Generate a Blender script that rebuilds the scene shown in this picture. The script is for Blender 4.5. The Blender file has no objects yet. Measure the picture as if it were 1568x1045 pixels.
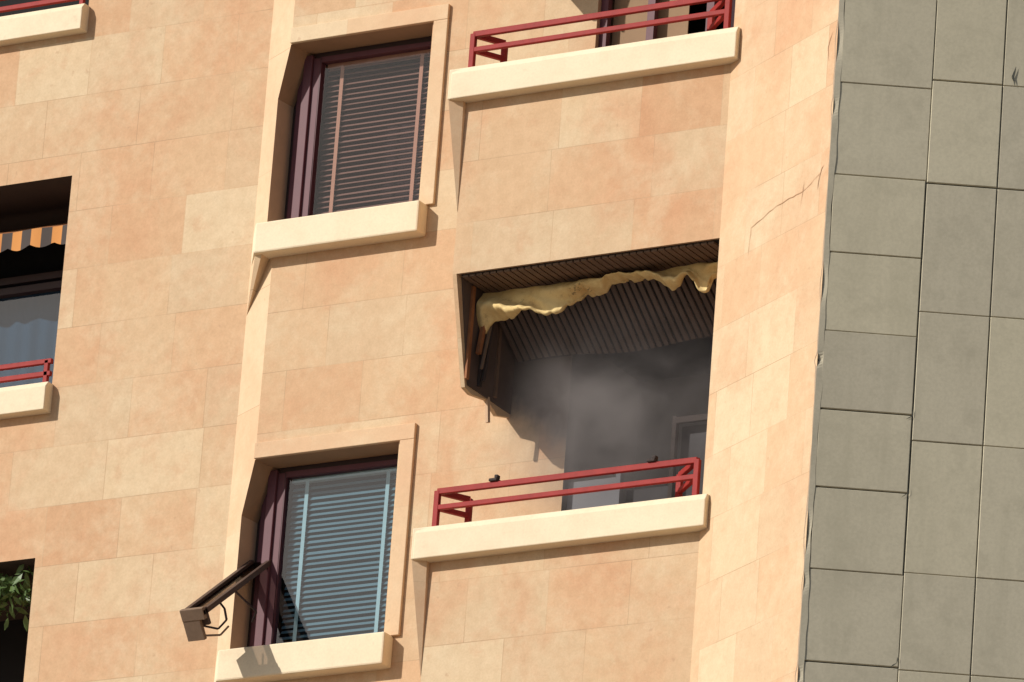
import bpy, bmesh, math, random
from mathutils import Vector, Matrix
random.seed(7)
R=math.radians
scene=bpy.context.scene
# ------------------------------------------------------------------ materials
def newmat(name):
    m=bpy.data.materials.new(name); m.use_nodes=True
    nt=m.node_tree; b=nt.nodes["Principled BSDF"]
    return m,nt,b
def ramp(nt,fac,stops):
    n=nt.nodes.new("ShaderNodeValToRGB")
    while len(n.color_ramp.elements)<len(stops): n.color_ramp.elements.new(.5)
    for e,(p,c) in zip(n.color_ramp.elements,stops):
        e.position=p; e.color=(*c,1) if len(c)==3 else c
    nt.links.new(fac,n.inputs[0]); return n.outputs[0]
def noise(nt,vec,scale,detail=4,rough=.6,dist=0):
    n=nt.nodes.new("ShaderNodeTexNoise"); n.inputs["Scale"].default_value=scale
    n.inputs["Detail"].default_value=detail; n.inputs["Roughness"].default_value=rough
    n.inputs["Distortion"].default_value=dist
    nt.links.new(vec,n.inputs["Vector"]); return n.outputs["Fac"]
def mix(nt,a,b,f,mode='MIX'):
    n=nt.nodes.new("ShaderNodeMix"); n.data_type='RGBA'; n.blend_type=mode
    for s,i in ((f,0),(a,6),(b,7)):
        if hasattr(s,'links'): nt.links.new(s,n.inputs[i])
        elif isinstance(s,(int,float)): n.inputs[i].default_value=s
        else: n.inputs[i].default_value=(*s,1)
    return n.outputs[2]
def math_(nt,op,a,b=None,c=None):
    n=nt.nodes.new("ShaderNodeMath"); n.operation=op
    for i,s in enumerate((a,b,c)):
        if s is None: continue
        if hasattr(s,'links'): nt.links.new(s,n.inputs[i])
        else: n.inputs[i].default_value=s
    return n.outputs[0]
def bump(nt,b,h,strength,dist=.01):
    n=nt.nodes.new("ShaderNodeBump"); n.inputs["Strength"].default_value=strength
    n.inputs["Distance"].default_value=dist
    nt.links.new(h,n.inputs["Height"]); nt.links.new(n.outputs[0],b.inputs["Normal"])
def coord(nt,which="Object"):
    return nt.nodes.new("ShaderNodeTexCoord").outputs[which]
def stone(name,w,h,gain=1.0,off=.5,soot=None,pale=0):
    m,nt,b=newmat(name); uv=coord(nt,"UV"); ob=coord(nt,"Object")
    br=nt.nodes.new("ShaderNodeTexBrick"); nt.links.new(uv,br.inputs["Vector"])
    br.inputs["Color1"].default_value=(0,0,0,1); br.inputs["Color2"].default_value=(1,1,1,1)
    br.inputs["Mortar"].default_value=(.5,.5,.5,1)
    br.inputs["Scale"].default_value=1; br.inputs["Brick Width"].default_value=w
    br.inputs["Row Height"].default_value=h; br.inputs["Mortar Size"].default_value=.0024
    br.inputs["Mortar Smooth"].default_value=.2; br.offset=off; br.offset_frequency=2
    br.squash=1.28; br.squash_frequency=3
    g=lambda c:tuple(x*gain for x in c)
    base=ramp(nt,br.outputs["Color"],[(0,g((.565,.34,.195))),(.2,g((.61,.395,.235))),(.5,g((.61,.42,.255))),(.72,g((.585,.415,.26))),(.9,g((.64,.475,.30))),(1,g((.66,.51,.335)))])
    n1=noise(nt,ob,1.15,5,.68,.25)
    base=mix(nt,base,g((.575,.305,.17)),ramp(nt,n1,[(.48,(0,0,0)),(.70,(.68,.68,.68))]))
    n2=noise(nt,ob,2.2,6,.72,.3)
    base=mix(nt,base,g((.665,.535,.36)),ramp(nt,n2,[(.48,(0,0,0)),(.73,(.62,.62,.62))]))
    n5=noise(nt,ob,5.3,4,.65,.4)
    base=mix(nt,base,g((.56,.315,.18)),ramp(nt,n5,[(.57,(0,0,0)),(.73,(.38,.38,.38))]))
    n4=noise(nt,ob,12,4,.65)
    base=mix(nt,base,ramp(nt,n4,[(.3,(.93,.91,.885)),(.65,(1.03,1.03,1.03))]),1.0,'MULTIPLY')
    n3=noise(nt,ob,70,4,.7)
    base=mix(nt,base,ramp(nt,n3,[(.25,(.91,.90,.885)),(.6,(1.02,1.02,1.02))]),1.0,'MULTIPLY')
    if pale: base=mix(nt,base,(.715,.56,.375),pale)
    jf=math_(nt,'MULTIPLY',br.outputs["Fac"],ramp(nt,noise(nt,ob,1.3,3),[(.40,(.07,.07,.07)),(.62,(.75,.75,.75))]))
    base=mix(nt,base,g((.38,.24,.14)),jf)
    v=noise(nt,ob,17,2,.5)
    base=mix(nt,base,g((.42,.25,.15)),ramp(nt,v,[(.71,(0,0,0)),(.79,(.4,.4,.4))]))
    if soot:
        sx=nt.nodes.new("ShaderNodeSeparateXYZ"); nt.links.new(ob,sx.inputs[0])
        s1=math_(nt,'MULTIPLY_ADD',noise(nt,ob,4,4),.45,sx.outputs[2])
        s1=math_(nt,'MULTIPLY_ADD',sx.outputs[0],.55,s1)
        mr=nt.nodes.new("ShaderNodeMapRange"); mr.interpolation_type='SMOOTHSTEP'
        mr.inputs[1].default_value=soot[0]; mr.inputs[2].default_value=soot[1]; mr.inputs[4].default_value=.96
        nt.links.new(s1,mr.inputs[0]); base=mix(nt,base,(.075,.056,.048),mr.outputs[0])
    nt.links.new(base,b.inputs["Base Color"]); b.inputs["Roughness"].default_value=.85
    b.inputs["Specular IOR Level"].default_value=.25
    h_=math_(nt,'MULTIPLY_ADD',br.outputs["Fac"],-.6,noise(nt,ob,30,5,.7))
    bump(nt,b,h_,.3,.005)
    return m
M_stone=stone("sandstone_cladding",.60,.43)
M_soot=stone("sandstone_sooted",.60,.43,soot=(19.55,19.85))
M_stoneD=stone("sandstone_side_suntint",.45,.43,1.05,.5,pale=.10)  # same cladding, lightened so the sun on the angled face is in the colour
M_strip=stone("sandstone_strip_suntint",3.0,.86,1.08,pale=.35)  # same stone, paler: sunlight on the angled strip is put into its colour
def simple(name,col,rough=.6,var=.12,nscale=8,metal=0,bs=.1,bd=.003,spec=.3):
    m,nt,b=newmat(name); ob=coord(nt)
    n=noise(nt,ob,nscale,5,.65)
    c=mix(nt,tuple(x*(1-var) for x in col),tuple(min(1,x*(1+var)) for x in col),n)
    nt.links.new(c,b.inputs["Base Color"]); b.inputs["Roughness"].default_value=rough
    b.inputs["Metallic"].default_value=metal; b.inputs["Specular IOR Level"].default_value=spec
    if bs: bump(nt,b,noise(nt,ob,nscale*6,4),bs,bd)
    return m
m,nt,b=newmat("cream_sill_stone"); ob=coord(nt)
c=mix(nt,(.82,.69,.49),(.77,.62,.43),ramp(nt,noise(nt,ob,3,5,.7),[(.4,(0,0,0)),(.7,(1,1,1))]))
c=mix(nt,c,(.60,.46,.31),ramp(nt,noise(nt,ob,9,6,.75),[(.60,(0,0,0)),(.80,(.55,.55,.55))]))
c=mix(nt,c,ramp(nt,noise(nt,ob,60,4,.7),[(.3,(.94,.94,.94)),(.6,(1.02,1.02,1.02))]),1.,'MULTIPLY')
nt.links.new(c,b.inputs["Base Color"]); b.inputs["Roughness"].default_value=.85; b.inputs["Specular IOR Level"].default_value=.2
bump(nt,b,noise(nt,ob,28,5),.2,.004); M_sill=m
M_reveal=simple("reveal_stone",(.54,.36,.23),.8,.15,7)
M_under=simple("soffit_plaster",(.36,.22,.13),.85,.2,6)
M_dceil=simple("loggia_ceiling_shade",(.05,.035,.03),.9,.2,6)  # soffit tone blackened: shade inside the loggia is painted into the colour
M_purple=simple("purple_painted_aluminium",(.125,.047,.058),.5,.25,5,bs=.03,spec=.2)
M_darkfr=simple("dark_frame",(.04,.022,.022),.5,.2,6)
M_red=simple("red_painted_steel",(.30,.026,.022),.55,.35,14,bs=.08,spec=.15)
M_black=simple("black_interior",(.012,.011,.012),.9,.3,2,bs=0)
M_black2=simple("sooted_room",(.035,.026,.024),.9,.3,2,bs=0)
M_char=simple("charred_timber",(.05,.037,.033),.85,.5,9,bs=.3)
M_slat=simple("soffit_slat",(.17,.105,.07),.7,.4,6)
M_slat2=simple("sooted_rib",(.105,.072,.058),.8,.5,5)
M_gap=simple("slat_gap",(.022,.016,.014),.9,.2,5)
M_burnt=simple("scorched_timber",(.30,.12,.05),.75,.6,7,bs=.3)
M_bl1=simple("brown_blind",(.21,.115,.09),.5,.2,3,bs=0)
M_bl2=simple("grey_blind",(.125,.185,.21),.5,.2,3,bs=0)
M_tape1=simple("tan_tape",(.42,.22,.15),.8,.1,5,bs=0)
M_tape2=simple("white_tape",(.42,.49,.49),.8,.1,5,bs=0)
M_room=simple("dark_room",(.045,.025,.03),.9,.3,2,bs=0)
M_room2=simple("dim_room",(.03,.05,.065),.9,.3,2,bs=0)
M_curt=simple("blue_curtain",(.016,.045,.080),.8,.35,2,bs=0)
M_curtt=simple("tan_curtain",(.30,.19,.11),.8,.25,3,bs=0)
M_crack=simple("crack_line",(.44,.25,.14),.9,.3,20)
M_cem=simple("cement_bead",(.40,.29,.20),.9,.3,12,bs=.5,bd=.01)
M_groove=simple("joint_filler_dark",(.085,.085,.07),.9,.3,8)
M_sash=simple("bronze_sash",(.08,.048,.036),.5,.3,9)
M_metal=simple("worn_metal",(.22,.15,.105),.5,.3,12,metal=.2)
M_soot_door=simple("sooted_door",(.030,.026,.030),.6,.4,3,bs=.05)
M_bluedoor=simple("grey_door_panel",(.13,.13,.15),.5,.2,3,bs=0)
m,nt,b=newmat("yellow_canvas"); ob=coord(nt)
c=mix(nt,(.84,.64,.30),(.66,.44,.17),ramp(nt,noise(nt,ob,6,5,.7),[(.4,(0,0,0)),(.7,(1,1,1))]))
c=mix(nt,c,(.30,.16,.06),ramp(nt,noise(nt,ob,11,5,.7),[(.58,(0,0,0)),(.75,(.6,.6,.6))]))
c=mix(nt,c,(.10,.06,.035),ramp(nt,noise(nt,ob,3.4,6,.75,.3),[(.61,(0,0,0)),(.67,(1,1,1))]))
nt.links.new(c,b.inputs["Base Color"]); b.inputs["Roughness"].default_value=.9; M_cloth=m
bump(nt,b,noise(nt,ob,9,3),.6,.02)
m,nt,b=newmat("orange_striped_canvas"); ob=coord(nt)
w=nt.nodes.new("ShaderNodeTexWave"); w.wave_type='BANDS'; w.bands_direction='X'
w.inputs["Scale"].default_value=1.9; nt.links.new(ob,w.inputs["Vector"])
c=ramp(nt,w.outputs["Fac"],[(.47,(.58,.24,.06)),(.53,(.06,.045,.04))])
nt.links.new(c,b.inputs["Base Color"]); b.inputs["Roughness"].default_value=.85; M_orange=m
def glass(name,tint,fac):
    m=bpy.data.materials.new(name); m.use_nodes=True; nt=m.node_tree
    nt.nodes.clear(); o=nt.nodes.new("ShaderNodeOutputMaterial")
    t=nt.nodes.new("ShaderNodeBsdfTransparent"); t.inputs[0].default_value=(*tint,1)
    g=nt.nodes.new("ShaderNodeBsdfGlossy"); g.inputs["Roughness"].default_value=.03
    mx=nt.nodes.new("ShaderNodeMixShader"); mx.inputs[0].default_value=fac
    tc=coord(nt); bp=nt.nodes.new("ShaderNodeBump"); bp.inputs["Strength"].default_value=.08; bp.inputs["Distance"].default_value=.01
    nt.links.new(noise(nt,tc,2.5,2),bp.inputs["Height"]); nt.links.new(bp.outputs[0],g.inputs["Normal"])
    nt.links.new(t.outputs[0],mx.inputs[1]); nt.links.new(g.outputs[0],mx.inputs[2]); nt.links.new(mx.outputs[0],o.inputs[0])
    return m
M_glass=glass("window_glass",(.88,.88,.9),.05)
M_glass2=glass("window_glass_reflective",(.72,.86,.92),.08)
M_glassd=glass("smoked_glass",(.45,.40,.38),.06)
def concrete(name):
    m,nt,b=newmat(name); ob=coord(nt)
    n1=noise(nt,ob,.9,5,.6,.3); n2=noise(nt,ob,45,5,.7); n3=noise(nt,ob,5,5,.72)
    c=ramp(nt,n1,[(.3,(.475,.425,.315)),(.5,(.51,.457,.34)),(.7,(.545,.49,.365))])
    c=mix(nt,c,ramp(nt,n2,[(.3,(.91,.91,.91)),(.6,(1.03,1.03,1.03))]),1.,'MULTIPLY')
    c=mix(nt,c,(.40,.36,.265),ramp(nt,n3,[(.50,(0,0,0)),(.78,(.75,.75,.75))]))
    mp=nt.nodes.new("ShaderNodeMapping"); mp.inputs["Scale"].default_value=(7,7,.6); nt.links.new(ob,mp.inputs["Vector"])
    c=mix(nt,c,(.41,.37,.27),ramp(nt,noise(nt,mp.outputs[0],1,4,.6),[(.52,(0,0,0)),(.75,(.5,.5,.5))]))
    at=nt.nodes.new("ShaderNodeAttribute"); at.attribute_name="tone"
    c=mix(nt,c,ramp(nt,at.outputs["Fac"],[(0,(.935,.935,.945)),(1,(1.055,1.055,1.03))]),1.,'MULTIPLY')
    nt.links.new(c,b.inputs["Base Color"]); b.inputs["Roughness"].default_value=.9
    b.inputs["Specular IOR Level"].default_value=.2
    bump(nt,b,math_(nt,'MULTIPLY_ADD',n2,.25,n3),.12,.006)
    return m
M_conc=concrete("grey_concrete")
M_ground=simple("ground_paving",(.24,.20,.16),.9,.3,.3)
m,nt,b=newmat("leaf_green"); ob=coord(nt)
nt.links.new(mix(nt,(.05,.10,.02),(.12,.18,.05),noise(nt,ob,14,2)),b.inputs["Base Color"]); M_leaf=m
m=bpy.data.materials.new("smoke_volume"); m.use_nodes=True; nt=m.node_tree; nt.nodes.clear()
o_=nt.nodes.new("ShaderNodeOutputMaterial"); vp=nt.nodes.new("ShaderNodeVolumePrincipled")
vp.inputs["Color"].default_value=(.82,.73,.70,1); vp.inputs["Anisotropy"].default_value=0
ob=coord(nt)
def falloff(center,radii):
    mp=nt.nodes.new("ShaderNodeMapping"); mp.vector_type='POINT'
    sc=[1/r for r in radii]
    mp.inputs["Scale"].default_value=sc; mp.inputs["Location"].default_value=[-c*s for c,s in zip(center,sc)]
    nt.links.new(ob,mp.inputs["Vector"])
    ln=nt.nodes.new("ShaderNodeVectorMath"); ln.operation='LENGTH'; nt.links.new(mp.outputs[0],ln.inputs[0])
    mr=nt.nodes.new("ShaderNodeMapRange"); mr.interpolation_type='SMOOTHSTEP'
    mr.inputs[1].default_value=1; mr.inputs[2].default_value=.0; mr.inputs[3].default_value=0; mr.inputs[4].default_value=1
    nt.links.new(ln.outputs["Value"],mr.inputs[0]); return mr.outputs[0]
fa=falloff((.72,-.10,19.22),(.75,.75,.75)); fb=falloff((1.1,-.0,19.3),(1.5,1.1,1.2))
sm=math_(nt,'MULTIPLY_ADD',fb,.36,fa)
nn=ramp(nt,noise(nt,ob,2.4,4,.6,.9),[(.34,(.15,.15,.15)),(.66,(1,1,1))])
dn=math_(nt,'MULTIPLY',math_(nt,'MULTIPLY',sm,nn),1.75)
nt.links.new(dn,vp.inputs["Density"]); nt.links.new(vp.outputs[0],o_.inputs["Volume"]); M_smoke=m
# ------------------------------------------------------------------ helpers
building=bpy.data.objects.new("apartment_building",None); scene.collection.objects.link(building)
class MB:
    def __init__(s): s.v=[];s.f=[];s.uv=[];s.m=[];s.mats=[]
    def mi(s,mat):
        if mat not in s.mats: s.mats.append(mat)
        return s.mats.index(mat)
    def face(s,pts,mat,uv=None):
        i=len(s.v); s.v+= [tuple(p) for p in pts]; s.f.append(list(range(i,i+len(pts))))
        s.uv.append(uv or [(p[0],p[2]) for p in pts]); s.m.append(s.mi(mat))
    def box(s,x0,x1,y0,y1,z0,z1,mat,rot=None,org=None):
        P=[Vector((x,y,z)) for z in (z0,z1) for y in (y0,y1) for x in (x0,x1)]
        if rot is not None:
            P=[rot@p+Vector(org) for p in P]
        i=len(s.v); s.v+=[tuple(p) for p in P]
        for q in ((0,2,3,1),(4,5,7,6),(0,1,5,4),(2,6,7,3),(0,4,6,2),(1,3,7,5)):
            s.f.append([i+k for k in q]); s.uv.append([(P[k].x+P[k].y,P[k].z) for k in q]); s.m.append(s.mi(mat))
    def beam(s,a,b_,w,h,mat):
        a=Vector(a);b_=Vector(b_);d=b_-a
        q=d.to_track_quat('X','Z').to_matrix()
        s.box(0,d.length,-w/2,w/2,-h/2,h/2,mat,q,a)
    def prism(s,poly,ext,mat):
        ext=Vector(ext);n=len(poly);P=[Vector(p) for p in poly];Q=[p+ext for p in P]
        s.face(P,mat);s.face(Q[::-1],mat)
        for k in range(n):
            s.face([P[k],Q[k],Q[(k+1)%n],P[(k+1)%n]],mat)
    def wall(s,p0,p1,z0,z1,holes,mat,uo=0,zo=0):
        p0=Vector((*p0,0));p1=Vector((*p1,0));L=(p1-p0).length;d=(p1-p0)/L
        us=sorted({0,L,*[h[0] for h in holes],*[h[1] for h in holes]});zs=sorted({z0,z1,*[h[2] for h in holes],*[h[3] for h in holes]})
        P=lambda u,z:p0+d*u+Vector((0,0,z))
        for a,b_ in zip(us,us[1:]):
            for c,e in zip(zs,zs[1:]):
                mu=(a+b_)/2;mz=(c+e)/2
                if any(h[0]<mu<h[1] and h[2]<mz<h[3] for h in holes): continue
                s.face([P(a,c),P(b_,c),P(b_,e),P(a,e)],mat,[(a+uo,c+zo),(b_+uo,c+zo),(b_+uo,e+zo),(a+uo,e+zo)])
    def obj(s,name,parent=building,bevel=0,smooth=False):
        me=bpy.data.meshes.new(name); me.from_pydata(s.v,[],s.f)
        for mt in s.mats: me.materials.append(mt)
        ul=me.uv_layers.new(name="UVMap")
        for p,uv,mi in zip(me.polygons,s.uv,s.m):
            p.material_index=mi; p.use_smooth=smooth
            for j,c in zip(p.loop_indices,uv): ul.data[j].uv=c
        o=bpy.data.objects.new(name,me); scene.collection.objects.link(o)
        if parent: o.parent=parent
        if bevel:
            bm=bmesh.new();bm.from_mesh(me);bmesh.ops.remove_doubles(bm,verts=bm.verts,dist=1e-5)
            bmesh.ops.recalc_face_normals(bm,faces=bm.faces);bm.to_mesh(me);bm.free()
            md=o.modifiers.new("b",'BEVEL');md.width=bevel;md.segments=2;md.limit_method='ANGLE'
        return o
ZT=30.0
# ------------------------------------------------------------------ wall A
AY=.15; AX0=-9.0; AX1=-2.20
lo=[(20.18,21.72),(17.38,18.94),(22.97,24.5),(14.6,16.15)]
holes=[(-6.9-AX0,-3.73-AX0,a,b_) for a,b_ in lo]
w=MB(); w.wall((AX0,AY),(AX1,AY),0,ZT,holes,M_stone,.37,.05); w.obj("facade_wall_left")
lg=MB()
for a,b_ in lo:
    x0,x1=-6.9,-3.73
    y1=AY+1.1
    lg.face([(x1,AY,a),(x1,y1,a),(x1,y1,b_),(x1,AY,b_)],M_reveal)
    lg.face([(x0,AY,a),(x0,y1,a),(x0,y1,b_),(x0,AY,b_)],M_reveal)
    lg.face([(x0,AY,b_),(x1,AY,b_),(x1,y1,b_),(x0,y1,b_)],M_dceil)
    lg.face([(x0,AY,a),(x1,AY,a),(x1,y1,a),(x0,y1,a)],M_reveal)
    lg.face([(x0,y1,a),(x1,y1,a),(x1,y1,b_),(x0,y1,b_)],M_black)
lg.obj("loggia_interior")
s=MB()
for a,h in ((20.18,.20),(22.97,.19),(17.38,.2),(14.6,.2)):
    s.prism([(-7.0,AY-.09,a-h),(-7.0,AY-.09,a-.03),(-7.0,AY-.06,a+.01),(-7.0,AY+.15,a+.01),(-7.0,AY+.15,a-h)],(3.28,0,0),M_sill)
s.obj("loggia_sill",bevel=.006)
# ------------------------------------------------------------------ strip A->B, wall B
pA=Vector((-2.20,.15));pB=Vector((-1.93,0)); 
Ls=(pB-pA).length; fr=.60; uc=Ls*fr
pC=pA+(pB-pA)*fr
win=[(21.05,22.38),(18.03,19.39),(24.1,25.43),(15.0,16.36)]
st=MB()
zs=[0]
for a,b_ in sorted(win): zs+= [a-.01,b_]
zs.append(ZT)
def SP(u,z):
    p=pA+(pB-pA)*(u/Ls); return Vector((p.x,p.y,z))
for i in range(len(zs)-1):
    z0,z1=zs[i],zs[i+1]
    if i%2==0:
        st.face([SP(0,z0),SP(Ls,z0),SP(Ls,z1),SP(0,z1)],M_strip,[(0,z0),(Ls,z0),(Ls,z1),(0,z1)])
    else:
        zc=z1-.36
        st.face([SP(0,z0),SP(uc,z0),SP(uc,zc),SP(Ls,z1),SP(0,z1)],M_strip,[(0,z0),(uc,z0),(uc,zc),(Ls,z1),(0,z1)])
        c=SP(uc,zc);t=SP(Ls,z1);q=.30
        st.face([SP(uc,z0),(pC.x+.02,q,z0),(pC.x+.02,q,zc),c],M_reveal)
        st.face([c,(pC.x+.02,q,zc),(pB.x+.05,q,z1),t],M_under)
st.obj("angled_pier_strip")
BX0=-1.93
bholes=[(0,-.81-BX0,a,b_) for a,b_ in win]
bal=[(18.42,20.18),(21.60,23.33),(15.25,17.02)]
bholes+=[(.47-BX0,1.93-BX0,a-1.15,a+1.55) for a,b_ in bal]
w=MB(); w.wall((BX0,0),(2.0,0),0,ZT,bholes+[(0.03-BX0,.47-BX0,18.6,20.18)],M_stone,.11,.21)
w.wall((BX0,0),(2.0,0),18.6,20.18,[(0,.03-BX0,18.6,20.18),(.47-BX0,2.0-BX0,18.6,20.18)],M_soot,.11,.21)
w.obj("facade_wall_bay")
rv=MB()
for a,b_ in win:
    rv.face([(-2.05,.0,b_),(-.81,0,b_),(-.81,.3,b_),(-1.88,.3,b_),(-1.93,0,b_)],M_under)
    rv.face([(-.81,0,a),(-.81,.3,a),(-.81,.3,b_),(-.81,0,b_)],M_reveal)
    rv.face([(-2.1,.06,a-.005),(-1.93,0,a-.005),(-.81,0,a-.005),(-.81,.35,a-.005),(-2.1,.35,a-.005)],M_sill)
rv.obj("window_reveal")
tr=MB()
for a,b_ in win:
    tr.box(-1.925,-.68,-.028,.0,b_+.0,b_+.11,M_strip)
    tr.box(-.79,-.68,-.026,.0,a,b_,M_strip)
tr.obj("window_surround",bevel=.004)
s=MB()
for a,b_ in win:
    s.prism([(-.73,-.12,a-.22),(-.73,.0,a-.22),(-.79,.02,a-.22),(-.79,.25,a-.22),(-1.9,.25,a-.22),(-2.12,.2,a-.22),(-2.165,.10,a-.22),(-2.01,-.12,a-.22)],(0,0,.22),M_sill)
s.obj("window_sill",bevel=.012)
s=MB()
for a,b_ in win:
    z=a-.215
    s.face([(-1.96,-.09,z),(-2.02,-.08,z),(-2.197,.149,z-.34)],M_strip); s.face([(-1.96,-.09,z),(-2.197,.149,z-.34),(-1.96,.02,z)],M_strip)
    s.face([(-2.02,-.08,z),(-2.197,.149,z),(-2.197,.149,z-.34)],M_strip)
s.obj("sill_bracket")
# ------------------------------------------------------------------ windows + blinds
fm=MB()
def window(a,b_,slmat,tapemat,room,gl,tilt):
    fm.box(-2.09,-1.98,.24,.30,a,b_,M_darkfr)
    fm.box(-2.07,-1.90,.275,.30,a,b_,M_black)
    fm.box(-1.985,-1.93,.21,.28,a,b_,M_purple)
    fm.box(-1.925,-1.86,.17,.25,a+.0,b_-.02,M_purple)
    fm.box(-1.86,-1.80,.19,.25,a+.03,b_-.04,M_purple)
    fm.box(-1.80,-.88,.19,.25,a+.03,a+.085,M_purple)
    fm.box(-1.80,-.88,.19,.25,b_-.075,b_-.04,M_purple)
    fm.box(-.88,-.80,.17,.25,a,b_,M_purple)
    fm.box(-1.86,-.88,.2,.26,a,a+.03,M_darkfr); fm.box(-1.86,-.88,.2,.26,b_-.04,b_,M_darkfr)
    g=MB(); g.face([(-1.80,.215,a+.08),(-.88,.215,a+.08),(-.88,.215,b_-.07),(-1.80,.215,b_-.07)],gl); g.obj("window_glass")
    g=MB(); g.face([(-1.9,.6,a-.1),(-.8,.6,a-.1),(-.8,.6,b_+.1),(-1.9,.6,b_+.1)],room)
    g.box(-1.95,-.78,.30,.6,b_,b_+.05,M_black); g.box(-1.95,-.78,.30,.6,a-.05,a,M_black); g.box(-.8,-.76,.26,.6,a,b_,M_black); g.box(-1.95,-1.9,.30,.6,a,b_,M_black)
    g.obj("window_room")
    bl=MB(); z=a+.10
    bl.box(-1.78,-.89,.245,.285,b_-.10,b_-.07,tapemat)
    while z<b_-.11:
        rot=Matrix.Rotation(R(tilt+random.uniform(-4,4)),3,'X')@Matrix.Rotation(random.uniform(-.004,.004),3,'Y')
        bl.box(-.445,.445,-.0135,.0135,-.0011,.0011,slmat,rot,(-1.335,.268+random.uniform(-.001,.001),z+random.uniform(-.0025,.0025)))
        z+=.0385
    for tx in (-1.66,-1.03):
        bl.box(tx-.014,tx+.014,.2475,.249,a+.09,b_-.09,tapemat)
    bl.box(-1.78,-.89,.25,.28,a+.083,a+.097,tapemat)
    bl.obj("window_blind",None)
window(21.05,22.38,M_bl1,M_tape1,M_room,M_glass,44)
window(18.03,19.39,M_bl2,M_tape2,M_room2,M_glass2,58)
window(24.1,25.43,M_bl1,M_tape1,M_room,M_glass,48)
window(15.0,16.36,M_bl2,M_tape2,M_room2,M_glass2,60)
fm.obj("window_frame",bevel=.004)
vs=MB()
h0=Vector((-1.99,.20,18.74)); h1=Vector((-1.99,-.57,18.13)); d=(h1-h0)
q=Matrix((Vector((1,0,0)),d.normalized(),Vector((1,0,0)).cross(d.normalized()))).transposed()
L=d.length
sg=1 if (q@Vector((0,0,1))).z<0 else -1
bx=lambda x0,x1,y0,y1,z0,z1,mt: vs.box(x0,x1,y0,y1,min(z0*sg,z1*sg),max(z0*sg,z1*sg),mt,q,h0)
bx(-.04,-.005,0,L,-.02,.03,M_sash)
bx(.105,.135,0,L,-.012,.025,M_sash)
bx(-.005,.105,.0,L,.0,.006,M_glassd)
bx(-.04,.135,L-.03,L+.005,-.03,.05,M_metal)
bx(-.04,.135,L-.06,L-.03,-.02,.10,M_sash)
bx(-.04,-.01,L-.16,L-.04,.03,.17,M_metal)
bx(-.04,.09,L-.03,L+.002,.05,.19,M_metal)
def wire(pts,r,mat):
    for a,b_ in zip(pts,pts[1:]): vs.beam(a,b_,r,r,mat)
W=lambda x,y,z: q@Vector((x,y,z*sg))+h0
wire([W(.08,L-.03,.10),W(.16,L-.08,.15),W(.19,L-.16,.12),W(.16,L-.22,.06),W(.10,L-.27,.02)],.013,M_darkfr)
wire([W(.08,L-.03,.17),W(.15,L-.1,.20),W(.18,L-.18,.17)],.013,M_metal)
wire([W(.10,.5,.02),W(.14,.46,.12),W(.16,.40,.22),W(.12,.42,.28)],.013,M_darkfr)
vs.obj("open_vent_sash",bevel=.003)
# ------------------------------------------------------------------ balconies
CY=-.80; X0,X1=0.0,1.98
def balcony(sill_top,soff,box_bottom,n):
    o=MB(); zb=box_bottom; zt=sill_top-.22
    o.wall((X0,CY),(X1,CY),zb,zt,[],M_stone,.3+.17*n,.0+.11*n)
    o.face([(X0,CY,zb),(X0,0,zb),(X0,0,zt),(X0,CY,zt)],M_stone,[(0,zb),(.8,zb),(.8,zt),(0,zt)])
    o.face([(X0+.14,CY+.14,zb),(X1,CY+.14,zb),(X1,CY+.14,zt),(X0+.14,CY+.14,zt)],M_reveal)
    o.face([(X0+.14,CY+.14,zb),(X0+.14,0,zb),(X0+.14,0,zt),(X0+.14,CY+.14,zt)],M_reveal)
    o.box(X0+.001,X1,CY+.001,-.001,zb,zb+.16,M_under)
    o.obj("balcony_parapet")
    s=MB(); z1=sill_top;z0=z1-.22
    s.prism([(2.06,CY-.10,z0),(2.06,CY-.10,z1-.045),(2.06,CY-.075,z1),(2.06,CY+.17,z1),(2.06,CY+.17,z0)],(-2.13,0,0),M_sill)
    s.prism([(-.09,CY-.094,z0+.002),(-.09,-.0,z0+.002),(.16,0,z0+.002),(.16,CY-.06,z0+.002)],(0,0,.212),M_sill)
    s.obj("balcony_sill",bevel=.007)
    s=MB(); z=z0+.004
    a=(-.085,CY-.085,z);b_=(.0,CY-.035,z);c=(-.085,CY+.3,z);t=(.0,CY-.002,z-.77);e=(0,CY+.1,z)
    s.face([a,b_,t],M_strip);s.face([c,a,t],M_strip);s.face([b_,e,t],M_strip)
    s.obj("balcony_corner_bracket")
for n,(a,b_,zb) in enumerate(((18.42,20.18,17.02),(21.60,23.33,20.18),(24.75,26.4,23.33),(15.25,17.02,13.9))):
    balcony(a,b_,zb,n)
dr=MB()
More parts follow.
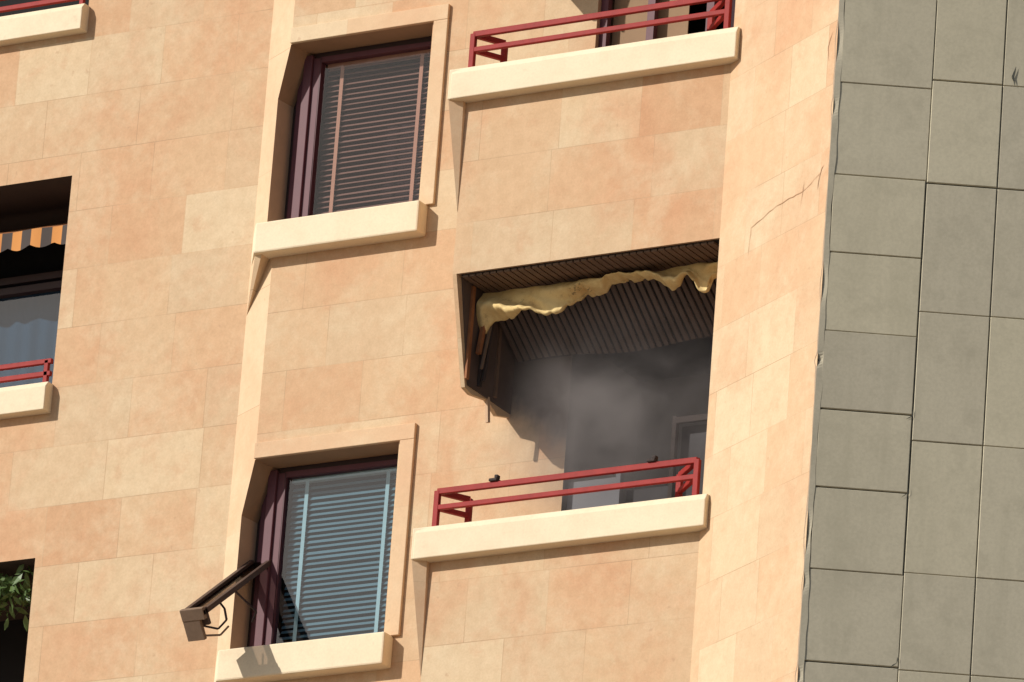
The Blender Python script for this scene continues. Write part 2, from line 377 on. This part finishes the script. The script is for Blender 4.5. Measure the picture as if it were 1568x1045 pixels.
for a,b_ in bal:
    zt=a+1.55; zb=a-1.15
    burnt=(a<19 and a>18)
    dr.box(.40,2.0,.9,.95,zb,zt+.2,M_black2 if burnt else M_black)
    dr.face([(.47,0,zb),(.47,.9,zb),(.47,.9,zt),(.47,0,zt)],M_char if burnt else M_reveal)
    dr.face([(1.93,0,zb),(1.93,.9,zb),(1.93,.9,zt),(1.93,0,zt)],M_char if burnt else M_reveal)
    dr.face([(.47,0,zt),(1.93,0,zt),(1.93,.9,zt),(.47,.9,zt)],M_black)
    if burnt:
        dr.box(.475,.84,.06,.07,zb,a+.56,M_bluedoor)
        dr.box(.84,.875,.04,.09,zb,a+.58,M_bluedoor)
        dr.box(.88,1.20,.12,.13,zb,a+.48,M_soot_door)
        dr.box(1.20,1.23,.1,.14,zb,a+.95,M_char)
        dr.box(1.23,1.93,.1,.13,a+.90,a+.94,M_char)
        dr.box(1.23,1.92,.18,.19,zb,a+.90,M_soot_door)
    else:
        for x in (.47,.83,1.28,1.87): dr.box(x,x+.055,.04,.09,zb,zt,M_purple)
        dr.box(.47,1.93,.042,.088,zt-.06,zt,M_purple)
        dr.box(.525,1.1,.12,.13,zb,zt,M_curtt); dr.box(1.4,1.87,.12,.13,zb,zt,M_room)
dr.obj("balcony_door")
sf=MB()
for zc in (20.18,23.33):
    x=.06
    while x<1.93:
        sf.box(x,x+.040,CY+.03,-.01,zc-.018,zc-.004,M_slat); x+=.052
    sf.box(.05,1.96,CY+.02,-.01,zc-.004,zc-.001,M_gap)
sf.obj("slatted_soffit")
ck=MB()
for zc in (20.18,23.33):
    ck.prism([(0.0,CY,zc),(0.0,-.59,zc-.71),(0.0,-.50,zc-.73),(0.0,-.3,zc-.70),(0.0,-.16,zc-.76),(0.0,-.004,zc-.72),(0.0,-.004,zc)],(.030,0,0),M_stone)
    ck.prism([(0.031,CY+.06,zc),(0.031,-.57,zc-.69),(0.031,-.01,zc-.70),(0.031,-.01,zc)],(.008,0,0),M_slat2)
    ck.box(.039,.055,-.62,-.585,zc-.66,zc-.02,M_burnt); ck.box(.039,.06,-.46,-.43,zc-.66,zc-.02,M_char); ck.box(.039,.055,-.25,-.22,zc-.66,zc-.02,M_slat)
ck.obj("balcony_side_cheek")
def rail(a):
    r=MB(); y=CY-.0
    z1,z2=a+.26,a+.15
    A=(0.02,y,0);B=(1.93,y,0);A2=(.14,y+.20,0);B2=(1.68,y+.22,0)
    for z,wd in ((z1,.04),(z2,.034)):
        r.beam((A[0],A[1],z),(B[0],B[1],z),.03,wd,M_red)
        r.beam((A[0],A[1],z),(A2[0],A2[1],z),.03,wd*.98,M_red)
        r.beam((B[0],B[1],z),(B2[0],B2[1],z),.03,wd*.98,M_red)
    for p in (A,B,A2,B2):
        r.box(p[0]-.019,p[0]+.019,p[1]-.017,p[1]+.017,a-.005,z1+.005,M_red)
    r.obj("balcony_railing",None,bevel=.004)
for a in (18.42,21.60): rail(a)
r=MB()
for a in (20.18,22.97):
    for z in (a+.10,a+.19):
        r.beam((-6.8,AY+.02,z),(-3.76,AY+.02,z),.03,.035,M_red)
    for x in (-6.7,-5.3,-3.80): r.box(x-.017,x+.017,AY+.005,AY+.035,a,a+.2,M_red)
r.obj("balcony_railing",None,bevel=.004)
c=MB()
for x in (.44,1.60):
    c.box(x-.03,x+.03,CY-.03,CY+.03,18.70,18.72,M_char); c.box(x+.005,x+.03,CY-.02,CY+.02,18.72,18.745,M_char)
c.obj("railing_clamp",None,bevel=.006)
# ------------------------------------------------------------------ burnt awning
prof=[(.045,19.90),(.08,19.885),(.12,19.93),(.16,19.955),(.30,19.95),(.42,19.985),(.50,19.955),(.62,19.95),(.70,19.985),(.76,20.02),(.82,20.065),(.87,20.055),(.93,20.045),(.97,20.06),(1.02,20.105),(1.10,20.125),(1.22,20.115),(1.32,20.10),(1.40,20.06),(1.46,20.005),(1.53,20.02),(1.60,20.075),(1.65,20.03),(1.69,19.945),(1.73,19.95),(1.77,20.04),(1.90,20.07)]
def pz(x):
    for (a,za),(b_,zb) in zip(prof,prof[1:]):
        if a<=x<=b_: 
            t=(x-a)/(b_-a); t=t*t*(3-2*t); return za+(zb-za)*t
    return prof[-1][1]
aw=MB(); nx,nz=240,18; cols=[]
for i in range(nx+1):
    x=.045+1.855*i/nx; zb=pz(x)+.005*math.sin(x*57)+.004*math.sin(x*101+1); zt=20.150+.006*math.sin(x*9)+.003*math.sin(x*31); col=[]
    for j in range(nz+1):
        t=j/nz; z=zt+(zb-zt)*t
        ph=x*7-t*5.5+1.3*math.sin(x*3.1)
        y=-.49+.042*math.sin(ph)*(.35+t*.8)+.022*math.sin(x*21-t*10)*t-.05*math.sin(t*math.pi*.9)
        col.append((x+.012*math.sin(t*5+x*6),y,z+.006*math.sin(ph*1.3)*t))
    px,py,pz_=col[-1]
    col.append((px,py+.02,pz_-.005)); col.append((px,py+.04,pz_+.006)); col.append((px,py+.05,pz_+.03))
    cols.append(col)
for i in range(nx):
    for j in range(len(cols[0])-1):
        aw.face([cols[i][j],cols[i+1][j],cols[i+1][j+1],cols[i][j+1]],M_cloth)
o=aw.obj("awning",None,smooth=True)
bm=bmesh.new();bm.from_mesh(o.data);bmesh.ops.remove_doubles(bm,verts=bm.verts,dist=1e-5);bm.to_mesh(o.data);bm.free()
ar=MB()
x=.08
while x<1.9:
    ar.beam((x,-.43,20.13),(x+.01,-.02,19.83+.02*math.sin(x*5)),.032,.012,M_slat2); x+=.050
ar.face([(.06,-.42,20.145),(1.93,-.42,20.145),(1.93,-.01,19.84),(.06,-.01,19.84)],M_gap)
ar.beam((.075,-.46,20.06),(.07,-.52,19.72),.028,.028,M_burnt)
ar.beam((.10,-.44,19.95),(.09,-.50,19.62),.015,.015,M_metal)
ar.beam((.09,-.40,20.05),(.08,-.45,19.55),.02,.02,M_char)
ar.beam((.03,-.30,19.50),(.035,-.28,19.33),.022,.022,M_reveal)
oo=ar.obj("awning_ribs",None); oo.parent=o
sm_=MB(); sm_.box(.05,1.925,-.74,.88,18.3,20.12,M_smoke); sm_.obj("smoke",None)
# ------------------------------------------------------------------ D and E
d0=Vector((1.98,CY)); d1=Vector((3.122,-1.470))
w=MB(); w.wall(tuple(d0),tuple(d1),0,ZT,[],M_stoneD,.13,.24)
w.face([(1.98,CY,17),(1.98,0,17),(1.98,0,ZT),(1.98,CY,ZT)],M_reveal)
w.obj("facade_wall_return")
eo=Vector((3.122,-1.470,0)); ed=Vector((.853,.5225,0)).normalized(); en=Vector((ed.y,-ed.x,0))
def EP(u,z,o=0): return eo+ed*u+en*o+Vector((0,0,z))
e=MB()
e.face([EP(.0,0,-.014),EP(8,0,-.014),EP(8,ZT,-.014),EP(0,ZT,-.014)],M_groove)
e.obj("end_wall_backing")
pm=bpy.data.meshes.new("p"); bm=bmesh.new(); tone=bm.loops.layers.float_color.new("tone")
zl=[13.2,13.7,14.2,14.7,15.3,15.85,16.45,17.02,17.62,18.15,18.66,19.18,19.70,20.22,20.84,21.45,22.0,22.6,23.2]
zr=[13.2,14.1,14.9,15.7,16.3,17.01,17.64,18.50,19.35,20.21,20.90,21.75,22.6,23.2]
colsE=[(.03,.612,zl),(.612,1.055,zr),(1.055,1.72,zr),(1.72,2.4,zr),(2.4,3.1,zl),(3.1,3.9,zr)]
def panel(u0,u1,z0,z1,g):
    gl_,gr_,gb,gt=g
    rr=random.uniform(-.002,.002)
    a,b_,c,d_=u0+gl_,u1-gr_,z0+gb,z1-gt
    bv=.005
    ring0=[EP(a,c,-.013),EP(b_,c,-.013),EP(b_,d_,-.013),EP(a,d_,-.013)]
    ring1=[EP(a+.001,c+.001,-bv+rr),EP(b_-.001,c+.001,-bv+rr),EP(b_-.001,d_-.001,-bv+rr),EP(a+.001,d_-.001,-bv+rr)]
    ring2=[EP(a+bv,c+bv,rr),EP(b_-bv,c+bv,rr),EP(b_-bv,d_-bv,rr),EP(a+bv,d_-bv,rr)]
    vs_=[[bm.verts.new(p) for p in q_] for q_ in (ring0,ring1,ring2)]
    t=random.random()
    for k in range(2):
        for i in range(4):
            j=(i+1)%4; f_=bm.faces.new([vs_[k][i],vs_[k][j],vs_[k+1][j],vs_[k+1][i]])
            for l in f_.loops: l[tone]=(t,t,t,1)
    f_=bm.faces.new(vs_[2])
    for l in f_.loops: l[tone]=(t,t,t,1)
for ci,(u0,u1,z) in enumerate(colsE):
    for a,b_ in zip(z,z[1:]):
        if ci==0: g=(.001,.001 if a>20.2 or a<17.6 else .006,random.choice((.002,.003,.004)),.001)
        elif ci==1: g=(.001,.003,.002,.002 if b_<20.2 or b_>20.3 else .007)
        else: g=(.001,.003,.002,.001 if b_<20.2 or b_>20.3 else .007)
        panel(u0,u1,a+random.uniform(-.004,.004),b_,g)
for z0,z1 in ((0,13.2),(23.2,ZT)): panel(.03,3.9,z0,z1,(.003,)*4)
panel(3.9,8,0,ZT,(.003,)*4)
bm.normal_update(); bm.to_mesh(pm); bm.free(); pm.materials.append(M_conc)
o=bpy.data.objects.new("end_wall_panels",pm); scene.collection.objects.link(o); o.parent=building
be=MB(); z=14.0; prev=None; ph=[random.uniform(0,6) for _ in range(6)]
dD=(d1-d0).normalized()
def sn(z,k): return math.sin(z*k*1.7+ph[k%6])
chips=[(14.4+.75*i+random.uniform(-.3,.3),random.uniform(.01,.035),random.uniform(.03,.12)) for i in range(13)]
while z<23.5:
    wv=.034+.004*sn(z,2)+.003*sn(z,5)+.002*sn(z,17); inn=.008+.004*sn(z,4)+.003*sn(z,13)+random.uniform(-.001,.001); dp=.0
    for cz,am,wd_ in chips:
        k=math.exp(-((z-cz)/wd_)**2); inn+=am*k*.7; dp+=am*k*.6
    cur=[Vector((d1.x,d1.y,z))-Vector((dD.x,dD.y,0))*inn+Vector((-.5,-.866,0))*.003, Vector((d1.x-dp*.3,d1.y-.003+dp,z)), EP(wv,z,.002+.001*sn(z,7)), EP(wv+.002,z,-.013)]
    if prev:
        for k in range(3): be.face([prev[k],prev[k+1],cur[k+1],cur[k]],M_cem if k==0 else M_conc)
    prev=cur; z+=.02
be.obj("corner_bead",smooth=False)
cr=MB()
def crack(P,pts,w_,mat,jit=.01):
    path=[]
    for (u0,z0),(u1,z1) in zip(pts,pts[1:]):
        n=max(2,int(math.hypot(u1-u0,z1-z0)/.04))
        for i in range(n):
            t=i/n; path.append((u0+(u1-u0)*t+random.uniform(-jit,jit),z0+(z1-z0)*t+random.uniform(-jit,jit)))
    path.append(pts[-1])
    wj=[w_*random.uniform(.25,1)/2 for _ in path]; wj[0]=wj[-1]=w_*.05
    for i in range(len(path)-1):
        (a,b_),(c,d_)=path[i],path[i+1]; l=math.hypot(c-a,d_-b_) or 1; nx_,nz_=-(d_-b_)/l,(c-a)/l
        w0,w1=wj[i],wj[i+1]
        cr.face([P(a-nx_*w0,b_-nz_*w0),P(c-nx_*w1,d_-nz_*w1),P(c+nx_*w1,d_+nz_*w1),P(a+nx_*w0,b_+nz_*w0)],mat)
def DP(u,z): 
    p=d0+dD*u; return Vector((p.x-.5*.003,p.y-.866*.003,z))
crack(DP,[(.38,19.94),(.40,20.13),(.70,20.19),(1.02,20.19),(1.24,20.26)],.0055,M_crack,.005)
crack(DP,[(1.0,20.08),(1.03,20.26)],.006,M_crack,.005)
crack(DP,[(1.20,20.14),(1.22,20.26),(1.26,20.3)],.009,M_crack,.006)
crack(DP,[(1.24,21.0),(1.22,21.1),(1.27,21.2)],.012,M_crack,.006)
EPc=lambda u,z: EP(u,z,.006)
crack(EPc,[(1.13,20.90),(1.115,20.96),(1.13,21.03)],.020,M_groove,.003)
for (u,z) in ((.60,18.64),(.60,18.13),(.59,17.03)):
    crack(EPc,[(u-.03,z-.01),(u+.01,z+.02),(u+.012,z+.06)],.009,M_groove,.003)
cr.obj("wall_cracks")
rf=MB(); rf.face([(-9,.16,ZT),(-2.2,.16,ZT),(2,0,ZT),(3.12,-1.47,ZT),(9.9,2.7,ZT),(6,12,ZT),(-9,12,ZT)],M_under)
rf.face([(-9,.15,0),(-9,12,0),(-9,12,ZT),(-9,.15,ZT)],M_stone)
rf.obj("roof_slab")
# ------------------------------------------------------------------ loggia contents
lw=MB()
a=20.18; y=AY+.55
lw.box(-6.9,-3.73,y,y+.05,21.22,21.27,M_darkfr); lw.box(-6.9,-3.73,y-.01,y+.05,21.14,21.19,M_darkfr)
for x in (-5.9,-5.0,-4.09,-3.86): lw.box(x,x+.06,y,y+.06,a,21.2,M_purple)
lw.face([(-6.9,y+.04,a),(-3.73,y+.04,a),(-3.73,y+.04,21.2),(-6.9,y+.04,21.2)],M_glass2)
lw.obj("loggia_window")
cu=MB(); n=200
for i in range(n):
    xa=-6.9+3.17*i/n; xb=-6.9+3.17*(i+1)/n
    f_=lambda x: y+.16+.008*math.sin(x*13)+.004*math.sin(x*47)
    cu.face([(xa,f_(xa),a),(xb,f_(xb),a),(xb,f_(xb),21.2),(xa,f_(xa),21.2)],M_curt)
cu.obj("curtain",None)
va=MB(); n=160; z1=21.46
for i in range(n):
    xa=-6.85+3.1*i/n; xb=-6.85+3.1*(i+1)/n
    zf=lambda x: 21.345-.03*abs(math.sin(x*math.pi/.19))
    yf=lambda x: AY+.22+.008*math.sin(x*17)
    va.face([(xa,yf(xa),zf(xa)),(xb,yf(xb),zf(xb)),(xb,yf(xb),z1),(xa,yf(xa),z1)],M_orange)
    va.face([(xa,yf(xa),z1),(xb,yf(xb),z1),(xb,AY+.5,21.6),(xa,AY+.5,21.6)],M_burnt)
va.obj("striped_awning",None)
pl=MB()
for k in range(520):
    x=random.uniform(-4.9,-3.80)
    y_=AY+random.uniform(.05,.4); z=18.93-abs(random.gauss(0,.13))-.06*math.sin(x*9)**2
    s_=random.uniform(.02,.045); rot=Matrix.Rotation(random.uniform(0,6.28),3,'Z')@Matrix.Rotation(random.uniform(.6,2.4),3,'X')@Matrix.Rotation(random.uniform(0,6.28),3,'Z')
    pts=[rot@Vector(p)*s_+Vector((x,y_,z)) for p in ((0,-1.3,0),(.45,-.3,.1),(.35,.6,0),(0,1.4,-.2),(-.35,.6,0),(-.45,-.3,.1))]
    pl.face(pts,M_leaf)
pl.obj("hanging_plant",None)
g=MB(); g.face([(-3000,-3000,0),(3000,-3000,0),(3000,3000,0),(-3000,3000,0)],M_ground); g.obj("ground",None)
# ------------------------------------------------------------------ light
sd=Vector((.76,1,-.7))
L=bpy.data.lights.new("sun",'SUN'); L.energy=4.35; L.angle=R(.5); L.color=(1,.955,.88)
lo_=bpy.data.objects.new("sun",L); lo_.rotation_euler=sd.to_track_quat('-Z','Y').to_euler(); scene.collection.objects.link(lo_); lo_.location=(-20,-20,40)
wd=bpy.data.worlds.new("World"); scene.world=wd; wd.use_nodes=True; nt=wd.node_tree
sk=nt.nodes.new("ShaderNodeTexSky"); sk.sky_type='NISHITA'; sk.sun_disc=False; sk.sun_elevation=R(29); sk.sun_rotation=R(217)
nt.links.new(sk.outputs[0],nt.nodes["Background"].inputs[0]); nt.nodes["Background"].inputs[1].default_value=.08
# ------------------------------------------------------------------ camera
p=R(20);psi=R(31.5);th=R(4.35)
f=Vector((-math.sin(psi)*math.cos(p),math.cos(psi)*math.cos(p),math.sin(p)))
r_=Vector((math.cos(psi),math.sin(psi),0));u_=r_.cross(f)
C=Vector((0,0,20))-53.6*f
ir=r_*math.cos(th)+u_*math.sin(th); iu=u_*math.cos(th)-r_*math.sin(th)
cam=bpy.data.cameras.new("camera"); co=bpy.data.objects.new("camera",cam); scene.collection.objects.link(co)
Mx=Matrix((ir,iu,-f)).transposed().to_4x4(); Mx.translation=C; co.matrix_world=Mx
cam.sensor_width=36; cam.lens=36*12500/1568; cam.clip_end=8000; cam.clip_start=.5
scene.camera=co
scene.view_settings.view_transform='Standard'; scene.view_settings.look='None'; scene.view_settings.exposure=0
